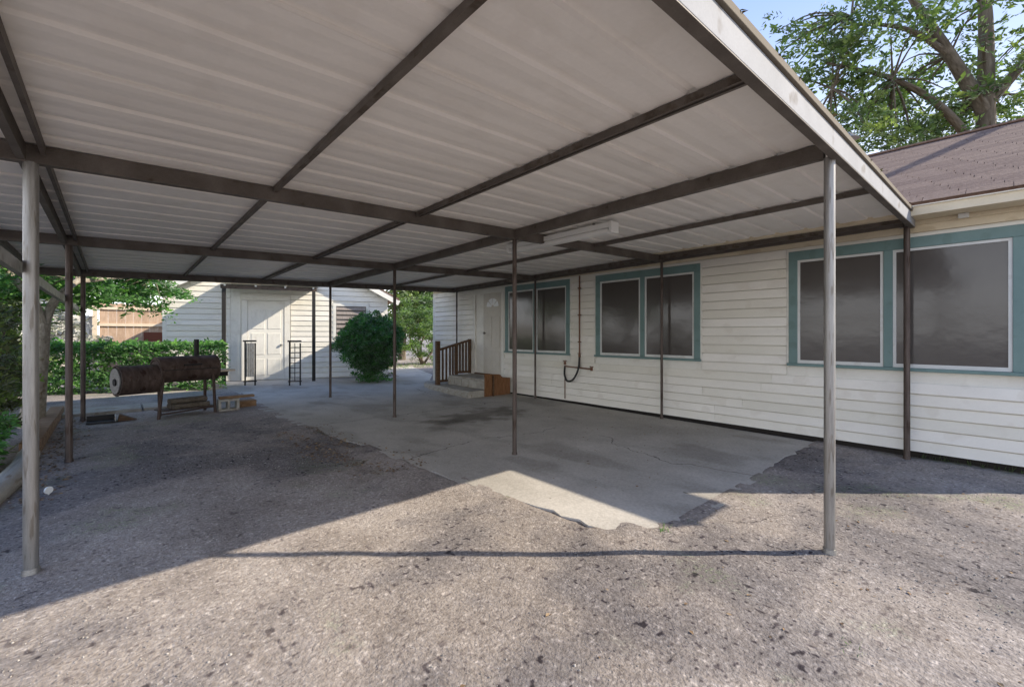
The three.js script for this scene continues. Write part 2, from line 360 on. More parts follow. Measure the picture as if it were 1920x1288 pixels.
// ------------------------------------------------------------------ house
const WX = 6.5, HZ0 = -0.72, HZ1 = 10.45;
const house = thing('house', 'long white lap-sided house with teal window frames and brown shingle roof', 'house', 8.5, 0, 4.9);
{
  const wall = bx('wall', M.trim, house, WX + 0.003, WX + 0.14, 0.09, 2.62, HZ0, HZ1);
  bx('rear_wall', M.trim, house, 14.0, 14.14, 0, 2.7, HZ0, HZ1);
  for (const [a, b] of [[HZ0, HZ0 + 0.14], [HZ1 - 0.14, HZ1]]) {
    const s = new THREE.Shape([[WX + 0.145, 0.0], [13.99, 0.0], [13.99, 2.75], [10.3, 4.42], [WX + 0.145, 2.75]].map(p => new THREE.Vector2(...p)));
    const g = new THREE.ExtrudeGeometry(s, { depth: 0.14, bevelEnabled: false }); part('gable_wall', g, M.trim, house, V(0, 0, b));
  }
  bx('foundation', M.dark, house, WX + 0.05, WX + 0.13, -0.03, 0.10, HZ0 + 0.02, HZ1 - 0.02);
  const wins = [[-0.12, 1.89], [3.05, 4.97], [5.58, 7.46]];
  const holes = wins.map(([a, b]) => ({ a: a - 0.03, b: b + 0.03, y0: 0.93, y1: 2.43 }));
  holes.push({ a: 7.5, b: 8.66, y0: 0.2, y1: 2.42 });
  holes.push({ a: HZ1 - 0.09, b: HZ1 + 1, y0: 0, y1: 3 });
  const pitch = 0.1245;
  for (let k = 0; k < 19; k++) {
    const y = 0.075 + k * pitch, sp = cut(HZ0 + 0.09, HZ1, y, y + pitch, holes).flatMap(([a, b]) => {
      if (b - a < 4.4) return [[a, b]]; const out = []; let p = a; while (b - p > 4.4) { const q = p + rr(2.6, 3.7); out.push([p, q - 0.0015]); p = q + 0.0015; } out.push([p, b]); return out;
    });
    for (const [a, b] of sp) { const m = part('siding_board', lapBoard(b - a, pitch), M.siding[(k * 3 + Math.floor(a * 7 + 50)) % 4], null, V(0, 0, 0)); m.rotation.y = -Math.PI / 2; m.position.copy(V(WX, y + gauss() * 0.001, (a + b) / 2)); scene.remove(m); m.name = 'siding_board'; wall.updateWorldMatrix(true, false); m.position.applyMatrix4(inv.copy(wall.matrixWorld).invert()); wall.add(m); }
  }
  bx('corner_board', M.trim, house, WX - 0.028, WX + 0.002, 0.07, 2.45, HZ1 - 0.09, HZ1 + 0.01);
  bx('corner_board', M.trim, house, WX - 0.028, WX + 0.002, 0.07, 2.45, HZ0 - 0.01, HZ0 + 0.09);
  bx('frieze_board', M.cream, house, WX - 0.03, WX + 0.002, 2.452, 2.574, HZ0, HZ1);
  bx('frieze_moulding', M.cream, house, WX - 0.055, WX - 0.031, 2.53, 2.574, HZ0, HZ1);
  bx('soffit', M.cream, house, 6.13, WX + 0.14, 2.576, 2.596, HZ0 - 0.5, HZ1 + 0.4);
  bx('eave_fascia', M.cream, house, 6.105, 6.128, 2.565, 2.685, HZ0 - 0.53, HZ1 + 0.43, 0.004);
  bx('drip_edge', M.trim, house, 6.085, 6.104, 2.655, 2.69, HZ0 - 0.53, HZ1 + 0.43);
  // roof: two slopes, near one shingled piece by piece
  const p = 0.45, ang = Math.atan(p), z0 = HZ0 - 0.54, z1 = HZ1 + 0.44;
  const deck = (sgn) => {
    const L = Math.hypot(4.25, 4.25 * p), g = new THREE.BoxGeometry(L, 0.03, z1 - z0); worldUV(g); g.rotateZ(sgn * ang);
    return part('roof', g, M.shingle[2], house, V(10.3 - sgn * 2.1, 2.69 + (4.2 - 2.1) * p, (z0 + z1) / 2));
  };
  const roof = deck(1); deck(-1);
  bx('ridge_cap', M.shingle[1], house, 10.2, 10.4, 4.575, 4.615, z0, z1, 0.015);
  const tabs = []; { // three-tab strip, 0.92 m wide, in the roof's own slope axes
    for (let k = 0; k < 3; k++) { const g = new THREE.BoxGeometry(0.19, 0.007, 0.302); worldUV(g); g.rotateZ(0.018); g.translate(0, 0, (k - 1) * 0.307); tabs.push(g); }
  }
  const strip = mergeGeometries(tabs), rest = [], list = [];
  const rows = 33, cols = Math.ceil((z1 - z0) / 0.924);
  for (let r = 0; r < rows; r++) for (let c = 0; c <= cols; c++) {
    const zc = z0 + 0.46 + c * 0.924 - (r % 2) * 0.16 - (r % 3) * 0.09; if (zc > z1 - 0.3 || zc < z0 + 0.3) continue;
    const s = 0.085 + r * 0.139, x = 6.06 + s * Math.cos(ang), y = 2.665 + s * Math.sin(ang) + 0.028;
    list.push({ d: Math.hypot(x, zc), x, y, zc, r, c });
  }
  list.sort((a, b) => a.d - b.d);
  list.forEach((q, i) => {
    const g = i < 290 ? strip : strip.clone(), m4 = new THREE.Matrix4().makeRotationZ(ang + gauss() * 0.004).setPosition(V(q.x, q.y + gauss() * 0.0012, q.zc));
    if (i >= 290) { rest.push(g.applyMatrix4(m4)); return; }
    const m = new THREE.Mesh(g, M.shingle[(q.r * 5 + q.c * 3 + (rnd() * 3 | 0)) % 4]); m.name = 'shingle'; m.applyMatrix4(m4); roof.updateWorldMatrix(true, false); m.applyMatrix4(inv.copy(roof.matrixWorld).invert()); m.castShadow = m.receiveShadow = true; roof.add(m);
  });
  const rs = part('far_shingles', mergeGeometries(rest), M.shingle[0], roof); rs.userData.kind = 'stuff';
  // windows: teal casing, white sashes, dark insect screens
  const labels = ['wide window beside the front corner, cloudy reflection in its screen', 'middle window with dark screens', 'window next to the entry door'];
  wins.forEach(([a, b], wi) => {
    const w = new THREE.Group(); w.name = 'window'; w.userData.label = labels[wi]; w.position.copy(V(WX, 0.95, (a + b) / 2)).sub(house.position); house.add(w);
    const y0 = 0.955, y1 = 2.405, xo = WX - 0.035, m = (a + b) / 2 + (wi === 0 ? 0.02 : 0.01), cs = 0.095;
    bx('casing', M.green, w, xo, WX + 0.002, y1 - 0.115, y1, a, b, 0.003); bx('casing', M.green, w, xo, WX + 0.002, y0 + 0.03, y1 - 0.116, a, a + cs, 0.003);
    bx('casing', M.green, w, xo, WX + 0.002, y0 + 0.03, y1 - 0.116, b - cs, b, 0.003); bx('mullion', M.green, w, xo, WX + 0.002, y0 + 0.03, y1 - 0.116, m - 0.04, m + 0.04, 0.003);
    bx('sill', M.green, w, xo - 0.025, WX + 0.002, y0 - 0.005, y0 + 0.029, a - 0.015, b + 0.015, 0.004);
    bx('outer_trim', M.trim, w, WX - 0.026, WX + 0.002, y0 - 0.03, y1 + 0.024, b + 0.001, b + 0.026); bx('outer_trim', M.trim, w, WX - 0.026, WX + 0.002, y0 - 0.03, y1 + 0.024, a - 0.026, a - 0.001);
    bx('outer_trim', M.trim, w, WX - 0.026, WX + 0.002, y1 + 0.001, y1 + 0.024, a, b);
    for (const [p0, q0] of [[a + cs, m - 0.04], [m + 0.04, b - cs]]) {
      const t = 0.028, yb = y0 + 0.031, yt = y1 - 0.117, xs = WX - 0.022, p1 = p0 + 0.001, q1 = q0 - 0.001;
      const gs = [lbx(xs, WX, yb, yb + t + 0.012, -q1, -p1), lbx(xs, WX, yt - t, yt, -q1, -p1), lbx(xs, WX, yb + t + 0.012, yt - t, -q1, -q1 + t), lbx(xs, WX, yb + t + 0.012, yt - t, -p1 - t, -p1)];
      part('sash', mergeGeometries(gs), M.whiteSash, w);
      bx('screen', M.screen, w, WX - 0.010, WX - 0.004, yb + t + 0.012, yt - t, p1 + t, q1 - t);
      bx('meeting_rail', M.screen, w, WX - 0.014, WX - 0.0105, (yb + yt) / 2 - 0.012, (yb + yt) / 2 + 0.012, p1 + t, q1 - t);
    }
  });
  // entry door with a fan light
  const door = new THREE.Group(); door.name = 'door'; door.userData.label = 'pale panelled entry door with small fan light'; door.position.copy(V(WX, 0.43, 7.95)).sub(house.position); house.add(door);
  bx('slab', M.door, door, WX + 0.0, WX + 0.04, 0.44, 2.30, 7.60, 8.27);
  for (const [ya, yb] of [[0.55, 0.95], [1.05, 1.75]]) for (const [za, zb] of [[7.68, 7.90], [7.97, 8.19]]) bx('door_panel', M.door, door, WX - 0.008, WX - 0.0005, ya, yb, za, zb, 0.003);
  { // four panes of a fan
    for (let k = 0; k < 4; k++) {
      const a0 = Math.PI * (k + 0.08) / 4, a1 = Math.PI * (k + 0.92) / 4, s = new THREE.Shape();
      s.moveTo(0.05 * Math.cos(a0), 0.05 * Math.sin(a0)); s.lineTo(0.22 * Math.cos(a0), 0.2 * Math.sin(a0)); s.absellipse(0, 0, 0.22, 0.2, a0, a1, false); s.lineTo(0.05 * Math.cos(a1), 0.05 * Math.sin(a1));
      const g = new THREE.ExtrudeGeometry(s, { depth: 0.006, bevelEnabled: false, curveSegments: 6 }); g.rotateY(-Math.PI / 2);
      part('fan_light_pane', g, M.frost, door, V(WX - 0.001, 1.98, 7.93));
    }
  }
  part('knob', new THREE.SphereGeometry(0.03, 12, 8), M.galv, door, V(WX - 0.04, 1.38, 8.20));
  bx('side_panel', M.trim, door, WX + 0.05, WX + 0.07, 0.44, 2.30, 8.275, 8.55); bx('side_panel_back', M.trim, door, WX + 0.041, WX + 0.049, 0.44, 2.3, 7.6, 8.56);
  const cas = (z0, z1, y0, y1) => bx('door_casing', M.trim, door, WX - 0.03, WX + 0.002, y0, y1, z0, z1, 0.003);
  cas(7.505, 7.598, 0.35, 2.40); cas(8.56, 8.655, 0.35, 2.40); cas(7.6, 8.558, 2.305, 2.40);
  bx('threshold', M.woodDark, door, WX - 0.06, WX + 0.04, 0.40, 0.438, 7.6, 8.56);
}

// things on the house
{
  const v = thing('roof_vent', 'small grey hooded vent with white flashing on the shingle roof', 'vent', 10.0, 4.45, 1.95);
  part('pipe', new THREE.CylinderGeometry(0.05, 0.05, 0.5, 14), M.galv, v, V(10.0, 4.68, 1.95));
  part('hood', new THREE.ConeGeometry(0.16, 0.14, 16), M.galv, v, V(10.0, 4.98, 1.95));
  part('flashing', new THREE.CylinderGeometry(0.06, 0.2, 0.07, 16), M.enamel, v, V(10.0, 4.50, 1.95));
  const b = thing('junction_box', 'small white box fixed high on the frieze of the house', 'box', WX - 0.031, 2.62, 0.3);
  bx('housing', M.enamel, b, WX - 0.115, WX - 0.0565, 2.53, 2.575, 0.27, 0.34, 0.006); bx('lid', M.whiteSash, b, WX - 0.122, WX - 0.1155, 2.528, 2.572, 0.265, 0.345, 0.003);
  const w = thing('water_pipe', 'rusty pipe with valves and a looped black hose on the white siding', 'pipe', WX - 0.045, 0.3, 5.35);
  const px = WX - 0.045;
  part('riser', bar(V(px, 0.72, 5.33), V(px, 2.44, 5.33), 0.013), M.pipe, w);
  part('cross_pipe', bar(V(px, 0.72, 5.03), V(px, 0.74, 5.70), 0.013), M.pipe, w);
  part('hose', tube([V(px, 0.95, 5.33), V(px - 0.05, 0.7, 5.32), V(px - 0.07, 0.5, 5.44), V(px - 0.06, 0.47, 5.58), V(px - 0.02, 0.58, 5.68), V(px, 0.74, 5.69)], 0.018, 0.018, 8, 30), M.rubber, w);
  part('drop_pipe', bar(V(px, 0.12, 5.69), V(px, 0.74, 5.69), 0.009), M.pipe, w);
  for (const [z, y] of [[5.69, 0.80], [5.05, 0.72], [5.33, 0.95]]) { const g = mergeGeometries([new THREE.CylinderGeometry(0.022, 0.022, 0.06, 10), new THREE.TorusGeometry(0.032, 0.008, 6, 14).rotateX(Math.PI / 2).translate(0, 0.045, 0)]); part('valve', g, M.pipe, w, V(px, y, z)); }
  for (const y of [1.2, 1.7, 2.2]) bx('strap', M.pipe, w, px - 0.018, WX - 0.02, y, y + 0.02, 5.30, 5.36);
}

// entry steps and railing
{
  const g0 = thing('entry_steps', 'low masonry steps with brown wooden cheek at the entry door', 'steps', 5.9, 0.06, 8.2);
  const s = new THREE.Shape(); [[5.34, 7.27], [6.44, 7.27], [6.44, 9.15], [6.15, 9.55], [5.86, 9.72], [5.66, 9.5], [5.5, 9.0], [5.41, 8.3]].forEach((p, i) => i ? s.lineTo(...p) : s.moveTo(...p));
  const e = (shape, y0, y1) => { const g = new THREE.ExtrudeGeometry(shape, { depth: y1 - y0 - 0.02, bevelEnabled: true, bevelSize: 0.008, bevelThickness: 0.01, bevelSegments: 2 }); const p = g.attributes.position; for (let i = 0; i < p.count; i++) p.setXYZ(i, p.getX(i), y0 + 0.01 + p.getZ(i), -p.getY(i)); g.computeVertexNormals(); return g; };
  part('lower_step', e(s, 0.03, 0.195), M.concrete, g0);
  // stone facing blocks along the front of the lower step
  const fr = [[5.34, 7.27], [5.41, 8.3], [5.5, 9.0], [5.66, 9.5], [5.86, 9.72]];
  for (let i = 0; i + 1 < fr.length; i++) {
    const [ax, az] = fr[i], [bx_, bz] = fr[i + 1], L = Math.hypot(bx_ - ax, bz - az), n = Math.max(1, Math.round(L / 0.26));
    for (let k = 0; k < n; k++) { const t = (k + 0.5) / n, m = part('facing_stone', new RoundedBoxGeometry(0.035, 0.125, L / n - 0.012, 2, 0.01), M.concrete, g0, V(ax + (bx_ - ax) * t - 0.012, 0.115, az + (bz - az) * t)); m.rotation.y = -Math.atan2(bx_ - ax, bz - az); }
  }
  bx('upper_step', M.concrete, g0, 5.76, 6.45, 0.196, 0.41, 7.26, 8.64, 0.012);
  for (let k = 0; k < 5; k++) bx('facing_stone', M.concrete, g0, 5.735, 5.775, 0.21, 0.37, 7.27 + k * 0.274, 7.27 + k * 0.274 + 0.262, 0.01);
  const c = new THREE.Shape(); [[5.72, 0.05], [6.40, 0.05], [6.40, 0.41], [6.2, 0.43], [6.1, 0.5], [5.86, 0.52], [5.72, 0.53]].forEach((p, i) => i ? c.lineTo(...p) : c.moveTo(...p));
  const cg = new THREE.ExtrudeGeometry(c, { depth: 0.03, bevelEnabled: true, bevelSize: 0.003, bevelThickness: 0.003, bevelSegments: 1 }); part('cheek_board', cg, M.woodBrown, g0, V(0, 0, 7.25));
  bx('cheek_cleat', M.woodDark, g0, 5.9, 5.93, 0.06, 0.5, 7.18, 7.212);
  const r = thing('step_railing', 'brown timber handrail with balusters beside the entry steps', 'railing', 6.0, 0.2, 8.72);
  bx('newel', M.woodDark, r, 5.48, 5.57, 0.19, 1.2, 8.68, 8.77, 0.006); bx('newel', M.woodDark, r, 6.0, 6.07, 0.19, 1.1, 8.69, 8.76, 0.006); bx('newel', M.woodDark, r, 6.39, 6.45, 0.41, 1.24, 8.69, 8.75, 0.006);
  part('top_rail', (() => { const g = new THREE.BoxGeometry(0.84, 0.045, 0.07); worldUV(g); g.rotateZ(0.24); return g; })(), M.woodDark, r, V(5.98, 1.10, 8.725));
  part('bottom_rail', (() => { const g = new THREE.BoxGeometry(0.32, 0.05, 0.05); worldUV(g); return g; })(), M.woodDark, r, V(6.23, 0.45, 8.725));
  part('bottom_rail', (() => { const g = new THREE.BoxGeometry(0.42, 0.05, 0.05); worldUV(g); return g; })(), M.woodDark, r, V(5.785, 0.28, 8.725));
  for (const x of [5.66, 5.76, 5.86, 5.94, 6.14, 6.23, 6.32]) { const yb = x < 6 ? 0.305 : 0.475, yt = 1.10 + (x - 5.98) * 0.245 - 0.02; bx('baluster', M.woodDark, r, x - 0.018, x + 0.018, yb, yt, 8.708, 8.742); }
}

// ------------------------------------------------------------------ detached garage at the back
{
  const G = thing('garage', 'detached white gabled garage with a covered side door behind the carport', 'garage', 3.15, 0.08, 13.68, -Math.atan2(0.292, 0.956));
  const add = (name, geo, mat, parent = G, pos) => { const m = new THREE.Mesh(geo, mat); m.name = name; if (pos) m.position.set(...pos); m.castShadow = m.receiveShadow = true; parent.add(m); return m; };
  const X0 = -2.32, X1 = 3.24, CXg = 0.46, EY = 2.42, PK = 3.92, sl = (PK - EY) / (X1 - CXg);
  const gs = new THREE.Shape([[X0, 0], [X1, 0], [X1, EY], [CXg, PK], [X0, EY]].map(p => new THREE.Vector2(...p)));
  const wall = add('wall', new THREE.ExtrudeGeometry(gs, { depth: 0.12, bevelEnabled: false }), M.trim); wall.position.z = -0.123;
  add('rear_wall', new THREE.ExtrudeGeometry(gs, { depth: 0.12, bevelEnabled: false }), M.trim, G, [0, 0, -6.4]);
  add('side_wall', lbx(X0, X0 + 0.12, 0, EY, -6.28, -0.125), M.siding[0]); add('side_wall', lbx(X1 - 0.12, X1, 0, EY, -6.28, -0.125), M.siding[1]);
  const holes = [{ a: -0.62, b: 0.60, y0: -0.2, y1: 2.34 }, { a: 1.70, b: 2.72, y0: 0.82, y1: 2.2 }, { a: -0.86, b: -0.62, y0: -0.2, y1: 2.5 }], pitch = 0.148;
  for (let k = 0; k < 26; k++) {
    const y = 0.02 + k * pitch, over = Math.max(0, y + pitch - EY) / sl; if (X1 - X0 - 2 * over < 0.4) break;
    for (const [a, b] of cut(X0 + 0.08 + over, X1 - 0.08 - over, y, y + pitch, holes)) add('siding_board', lapBoard(b - a, pitch), M.siding[(k + Math.floor(a + 9)) % 4], wall, [(a + b) / 2, y, 0.123]);
  }
  add('blank_panel', lbx(-0.858, -0.622, 0.02, 2.48, 0.002, 0.02), M.trim);
  add('corner_board', lbx(X0 - 0.01, X0 + 0.08, 0, EY, 0.002, 0.03), M.trim); add('corner_board', lbx(X1 - 0.08, X1 + 0.01, 0, EY, 0.002, 0.03), M.trim);
  // roof slopes with white rake boards
  for (const s of [-1, 1]) {
    const run = X1 - CXg + 0.3, L = run * Math.hypot(1, sl), a = Math.atan(sl), r = add('roof', new THREE.BoxGeometry(L, 0.05, 6.9), M.shingle[1], G, [CXg + s * run / 2, PK + 0.06 - sl * run / 2, -3.1]); r.rotation.z = -s * a;
    const rk = add('rake_board', new THREE.BoxGeometry(L, 0.15, 0.03), M.trim, G, [CXg + s * run / 2, PK - 0.045 - sl * run / 2, 0.33]); rk.rotation.z = -s * a;
    const sf = add('rake_soffit', new THREE.BoxGeometry(L, 0.015, 0.31), M.trim, G, [CXg + s * run / 2, PK - 0.005 - sl * run / 2, 0.16]); sf.rotation.z = -s * a;
  }
  // door
  const D = new THREE.Group(); D.name = 'door'; D.position.set(0, 0, 0.003); G.add(D); D.userData.label = 'plain white panelled garage side door';
  add('slab', lbx(-0.46, 0.43, 0.03, 2.1, 0.0, 0.035), M.trim, D);
  for (const [ya, yb] of [[0.15, 0.6], [0.72, 1.3], [1.42, 1.96]]) for (const [xa, xb] of [[-0.37, -0.05], [0.02, 0.34]]) add('door_panel', new RoundedBoxGeometry(xb - xa, yb - ya, 0.012, 2, 0.005), M.trim, D, [(xa + xb) / 2, (ya + yb) / 2, 0.0375]);
  add('door_casing', lbx(-0.6, -0.465, 0.02, 2.2, 0, 0.05), M.trim, D); add('door_casing', lbx(0.435, 0.58, 0.02, 2.2, 0, 0.05), M.trim, D); add('door_casing', lbx(-0.6, 0.58, 2.205, 2.33, 0, 0.05), M.trim, D);
  add('knob', new THREE.SphereGeometry(0.032, 12, 8), M.galv, D, [0.36, 0.98, 0.07]);
  // window with slatted shutter
  const Wn = new THREE.Group(); Wn.name = 'window'; Wn.position.set(2.2, 0.85, 0.0); G.add(Wn);
  add('frame', mergeGeometries([lbx(-0.5, -0.42, 0, 1.33, 0, 0.04), lbx(0.42, 0.5, 0, 1.33, 0, 0.04), lbx(-0.42, 0.42, 1.25, 1.33, 0, 0.04), lbx(-0.42, 0.42, 0, 0.06, 0, 0.05)]), M.trim, Wn);
  add('glass', lbx(-0.42, 0.42, 0.06, 1.25, 0.002, 0.01), M.screen, Wn);
  for (let k = 0; k < 9; k++) { const m = add('slat', lbx(-0.41, 0.41, -0.045, 0.045, -0.006, 0.006), M.greySlat, Wn, [0, 0.13 + k * 0.131, 0.022]); m.rotation.x = -0.25; }
  // porch: posts, header, shed roof
  for (const x of [-0.88, 1.17]) add('porch_post', new RoundedBoxGeometry(0.085, 2.44, 0.085, 2, 0.006), M.ironDark, G, [x, 1.2, 0.9]);
  add('porch_header', lbx(-0.95, 1.24, 2.42, 2.52, 0.87, 0.93), M.rustPost);
  const pr = add('porch_roof', lbx(-1.0, 1.3, 0, 0.04, -0.02, 1.05), M.trim, G, [0, 2.64, 0]); pr.rotation.x = 0.09;
  add('porch_fascia', lbx(-1.02, 1.32, 2.535, 2.60, 1.06, 1.08), M.cream);
  for (let k = 0; k < 4; k++) { const m = add('porch_rafter', lbx(-0.02, 0.02, -0.07, 0, 0, 1.03), M.trim, G, [-0.85 + k * 0.67, 2.638, 0]); m.rotation.x = 0.09; }
}
// small metal stands by the garage door
{
  const stand = (name, label, x, z, w, cells) => {
    const t = thing(name, label, 'metal stand', x, gy(x, z), z, -0.45), y = 0;
    const add = (n, g, m) => { const q = new THREE.Mesh(g, m); q.name = n; t.add(q); q.castShadow = q.receiveShadow = true; };
    add('leg', lbx(-w / 2, -w / 2 + 0.03, 0, 1.08, 0, 0.03), M.ironDark); add('leg', lbx(w / 2 - 0.03, w / 2, -0.02, 1.05, 0, 0.03), M.ironDark);
    add('top_bar', lbx(-w / 2 - 0.03, w / 2 + 0.01, 1.081, 1.12, -0.005, 0.035), M.ironDark);
    if (cells) { for (let k = 0; k < 7; k++) add('rung', lbx(-w / 2 + 0.03, w / 2 - 0.03, 0.2 + k * 0.12, 0.215 + k * 0.12, 0.008, 0.022), M.ironDark); add('mid_bar', lbx(-0.008, 0.008, 0.1, 1.05, 0.023, 0.035), M.ironDark); }
    else { for (let k = 0; k < 4; k++) add('slat', lbx(-w / 2 + 0.034 + k * 0.045, -w / 2 + 0.07 + k * 0.045, 0.22, 1.05, 0.006, 0.02), M.galv); }
    add('foot', lbx(-w / 2 - 0.02, w / 2 + 0.02, 0.1, 0.125, 0.005, 0.03), M.ironDark);
  };
  stand('metal_stand', 'narrow grey slatted metal stand left of the garage door', 2.5, 12.45, 0.25, false);
  stand('metal_stand', 'narrow black laddered metal stand right of the garage door', 3.33, 11.75, 0.27, true);
}

// ------------------------------------------------------------------ ceiling light
{
  const x = 3.76, y = topY(3.76, 3.3) + 0.02, t = thing('strip_light', 'unlit white fluorescent strip light hung under the carport roof', 'light fixture', x, y, 3.3);
  bx('housing', M.enamel, t, x - 0.06, x + 0.06, y + 0.0, y + 0.055, 2.68, 4.2, 0.008);
  bx('diffuser', M.diffuser, t, x - 0.05, x + 0.05, y - 0.05, y - 0.001, 2.70, 4.18, 0.018);
  bx('end_cap', M.enamel, t, x - 0.065, x + 0.065, y - 0.055, y + 0.058, 2.645, 2.678, 0.006); bx('end_cap', M.enamel, t, x - 0.065, x + 0.065, y - 0.055, y + 0.058, 4.202, 4.235, 0.006);
  for (const z of [2.9, 3.75]) bx('bracket', M.galv, t, x - 0.012, x + 0.012, y + 0.056, y + 0.088, z, z + 0.02);
}

// ------------------------------------------------------------------ offset smoker and clutter beside it
{
  const S = thing('barrel_smoker', 'long rusty offset barrel smoker with lower firebox on metal legs', 'smoker', 0.75, gy(0, 8.8), 8.82);
  const cyl = (x0, x1, y, z, r) => { const g = new THREE.CylinderGeometry(r, r, x1 - x0, 28, 1); g.rotateZ(Math.PI / 2); return g.translate((x0 + x1) / 2, y, -z); };
  const g0 = gy(0, 8.8);
  part('cooking_barrel', cyl(0.46, 1.28, 0.80, 8.82, 0.205), M.rust, S);
  part('firebox', cyl(0.0, 0.46, 0.675, 8.82, 0.215), M.rust, S);
  for (const [x, y, r] of [[-0.006, 0.675, 0.222], [1.285, 0.80, 0.212], [0.46, 0.74, 0.225]]) part('rim', new THREE.TorusGeometry(r - 0.008, 0.012, 6, 28).rotateY(Math.PI / 2).translate(x, y, -8.82), M.rust, S);
  const fd = part('firebox_door', cyl(-0.03, -0.014, 0.675, 8.82, 0.185), M.galv, S); part('air_vent', cyl(-0.045, -0.031, 0.66, 8.80, 0.05), M.ironDark, fd);
  bx('lid_seam', M.ironDark, S, 0.5, 1.24, 0.795, 0.807, 8.604, 8.612); bx('lid_handle', M.ironDark, S, 0.75, 1.0, 0.86, 0.885, 8.57, 8.60, 0.006);
  part('chimney', bar(V(1.04, 0.98, 8.86), V(1.04, 1.27, 8.86), 0.035, 14), M.ironDark, S);
  for (const [x, z, dx] of [[0.5, 8.66, -0.06], [0.56, 8.98, 0.02], [1.2, 8.66, 0.03], [1.22, 8.98, 0.0]]) part('leg', mergeGeometries([bar(V(x, 0.70, z), V(x + dx, g0 - 0.01, z), 0.024)]), M.rust, S);
  part('leg_brace', bar(V(0.46, 0.13, 8.66), V(1.22, 0.16, 8.66), 0.014), M.rust, S); part('leg_brace', bar(V(0.56, 0.16, 8.98), V(1.22, 0.16, 8.98), 0.014), M.rust, S);
  bx('under_shelf', M.rust, S, 0.5, 1.22, 0.165, 0.18, 8.66, 8.98);
  bx('side_shelf', M.palewood, S, 1.30, 1.56, 0.72, 0.75, 8.68, 8.95); bx('shelf_bracket', M.ironDark, S, 1.30, 1.5, 0.64, 0.715, 8.80, 8.83);
  for (let k = 0; k < 5; k++) { const y = 0.215 + (k > 2 ? 0.08 : 0), z = 8.72 + (k % 3) * 0.095 + (k > 2 ? 0.045 : 0); const lg = part('firewood_log', bar(V(0.62 + rr(0, 0.05), y, z), V(1.12 + rr(0, 0.06), y, z + gauss() * 0.02), 0.042, 9).translate(-0.75, 0, 8.82).rotateY(0.3).translate(0.75, 0, -8.82), M.barkDark, null); tag(lg, ['pale split log on the smoker shelf, front of the bottom layer', 'split log on the smoker shelf, middle of the bottom layer', 'split log on the smoker shelf, rear of the bottom layer', 'split log on the smoker shelf, front of the upper layer', 'split log on the smoker shelf, rear of the upper layer'][k], 'log', 'firewood under the smoker'); }
  S.rotation.y = 0.3;                                              // firebox end stands nearer the drive
  const c = thing('cinder_block', 'grey hollow cinder block lying on its side beside the smoker', 'block', 1.46, gy(0, 8.8), 8.85), y = gy(0, 8.8);
  bx('web', M.concrete, c, 1.30, 1.60, y, y + 0.035, 8.78, 8.97); bx('web', M.concrete, c, 1.30, 1.60, y + 0.16, y + 0.195, 8.78, 8.97); bx('end_web', M.concrete, c, 1.30, 1.338, y + 0.036, y + 0.159, 8.78, 8.97); bx('end_web', M.concrete, c, 1.562, 1.60, y + 0.036, y + 0.159, 8.78, 8.97); bx('middle_web', M.concrete, c, 1.43, 1.465, y + 0.036, y + 0.159, 8.78, 8.97);
  const p1 = bx('plank', M.timber, null, 1.32, 1.84, y + 0.197, y + 0.235, 8.84, 8.98, 0.004); tag(p1, 'weathered plank lying across the cinder block', 'plank');
  const p2 = bx('plank', M.timber, null, 1.62, 1.9, y, y + 0.12, 8.98, 9.2, 0.006); tag(p2, 'short thick timber offcut on the ground behind the cinder block', 'plank');
  const tr = thing('metal_tray', 'dark low metal tray on the ground by the rear corner post', 'tray', -0.1, y, 8.9);
  bx('base', M.ironDark, tr, -0.30, 0.02, y + 0.004, y + 0.018, 8.75, 9.0); bx('side', M.ironDark, tr, -0.30, 0.02, y + 0.019, y + 0.09, 8.988, 9.0); bx('side', M.galv, tr, 0.008, 0.02, y + 0.019, y + 0.09, 8.75, 8.987);
  const wedge = new THREE.Shape([[0.04, 0], [0.26, 0], [0.06, 0.1]].map(q => new THREE.Vector2(...q))); const wg = part('wedge_block', new THREE.ExtrudeGeometry(wedge, { depth: 0.14, bevelEnabled: false }), M.woodDark, null, V(0, y, 8.95)); tag(wg, 'dark wooden wedge lying beside the metal tray', 'wedge');
  // low kerb slabs under the hedge
  for (const [a, b, z, l] of [[-0.6, 0.35, 10.0, 'left'], [0.37, 1.25, 10.0, 'right']]) { const k = bx('paving_slab', M.concrete, null, a, b, gy(0, z) - 0.02, gy(0, z) + 0.05, z - 0.35, z + 0.35, 0.01); tag(k, l + ' grey paving slab behind the smoker in front of the hedge', 'paving slab', 'paving slabs behind the smoker'); }
}
// bed edging along the outer posts
{
  const e = bx('edging_timber', M.timber, null, -0.76, -0.60, 0.02, 0.19, 7.05, 10.25, 0.012); tag(e, 'long brown landscape timber edging the planting bed by the tree', 'timber');
  const c = part('kerb', tube([V(-0.95, 0.05, 3.6), V(-0.82, 0.06, 4.6), V(-0.70, 0.07, 5.6), V(-0.66, 0.07, 6.3), V(-0.68, 0.06, 7.0)], 0.10, 0.09, 10, 24), M.concrete, null); tag(c, 'rounded grey concrete kerb curving along the bed left of the front post', 'kerb');
  const w = thing('garden_cap', 'small white round cap on a thin stake by the left post', 'cap', -0.28, 0.02, 5.2);
  part('disc', new THREE.CylinderGeometry(0.03, 0.03, 0.012, 20).rotateX(Math.PI / 2).rotateY(0.7), M.enamel, w, V(-0.40, 0.075, 5.25)); part('stake', bar(V(-0.40, 0.0, 5.26), V(-0.40, 0.06, 5.26), 0.006), M.enamel, w);
}

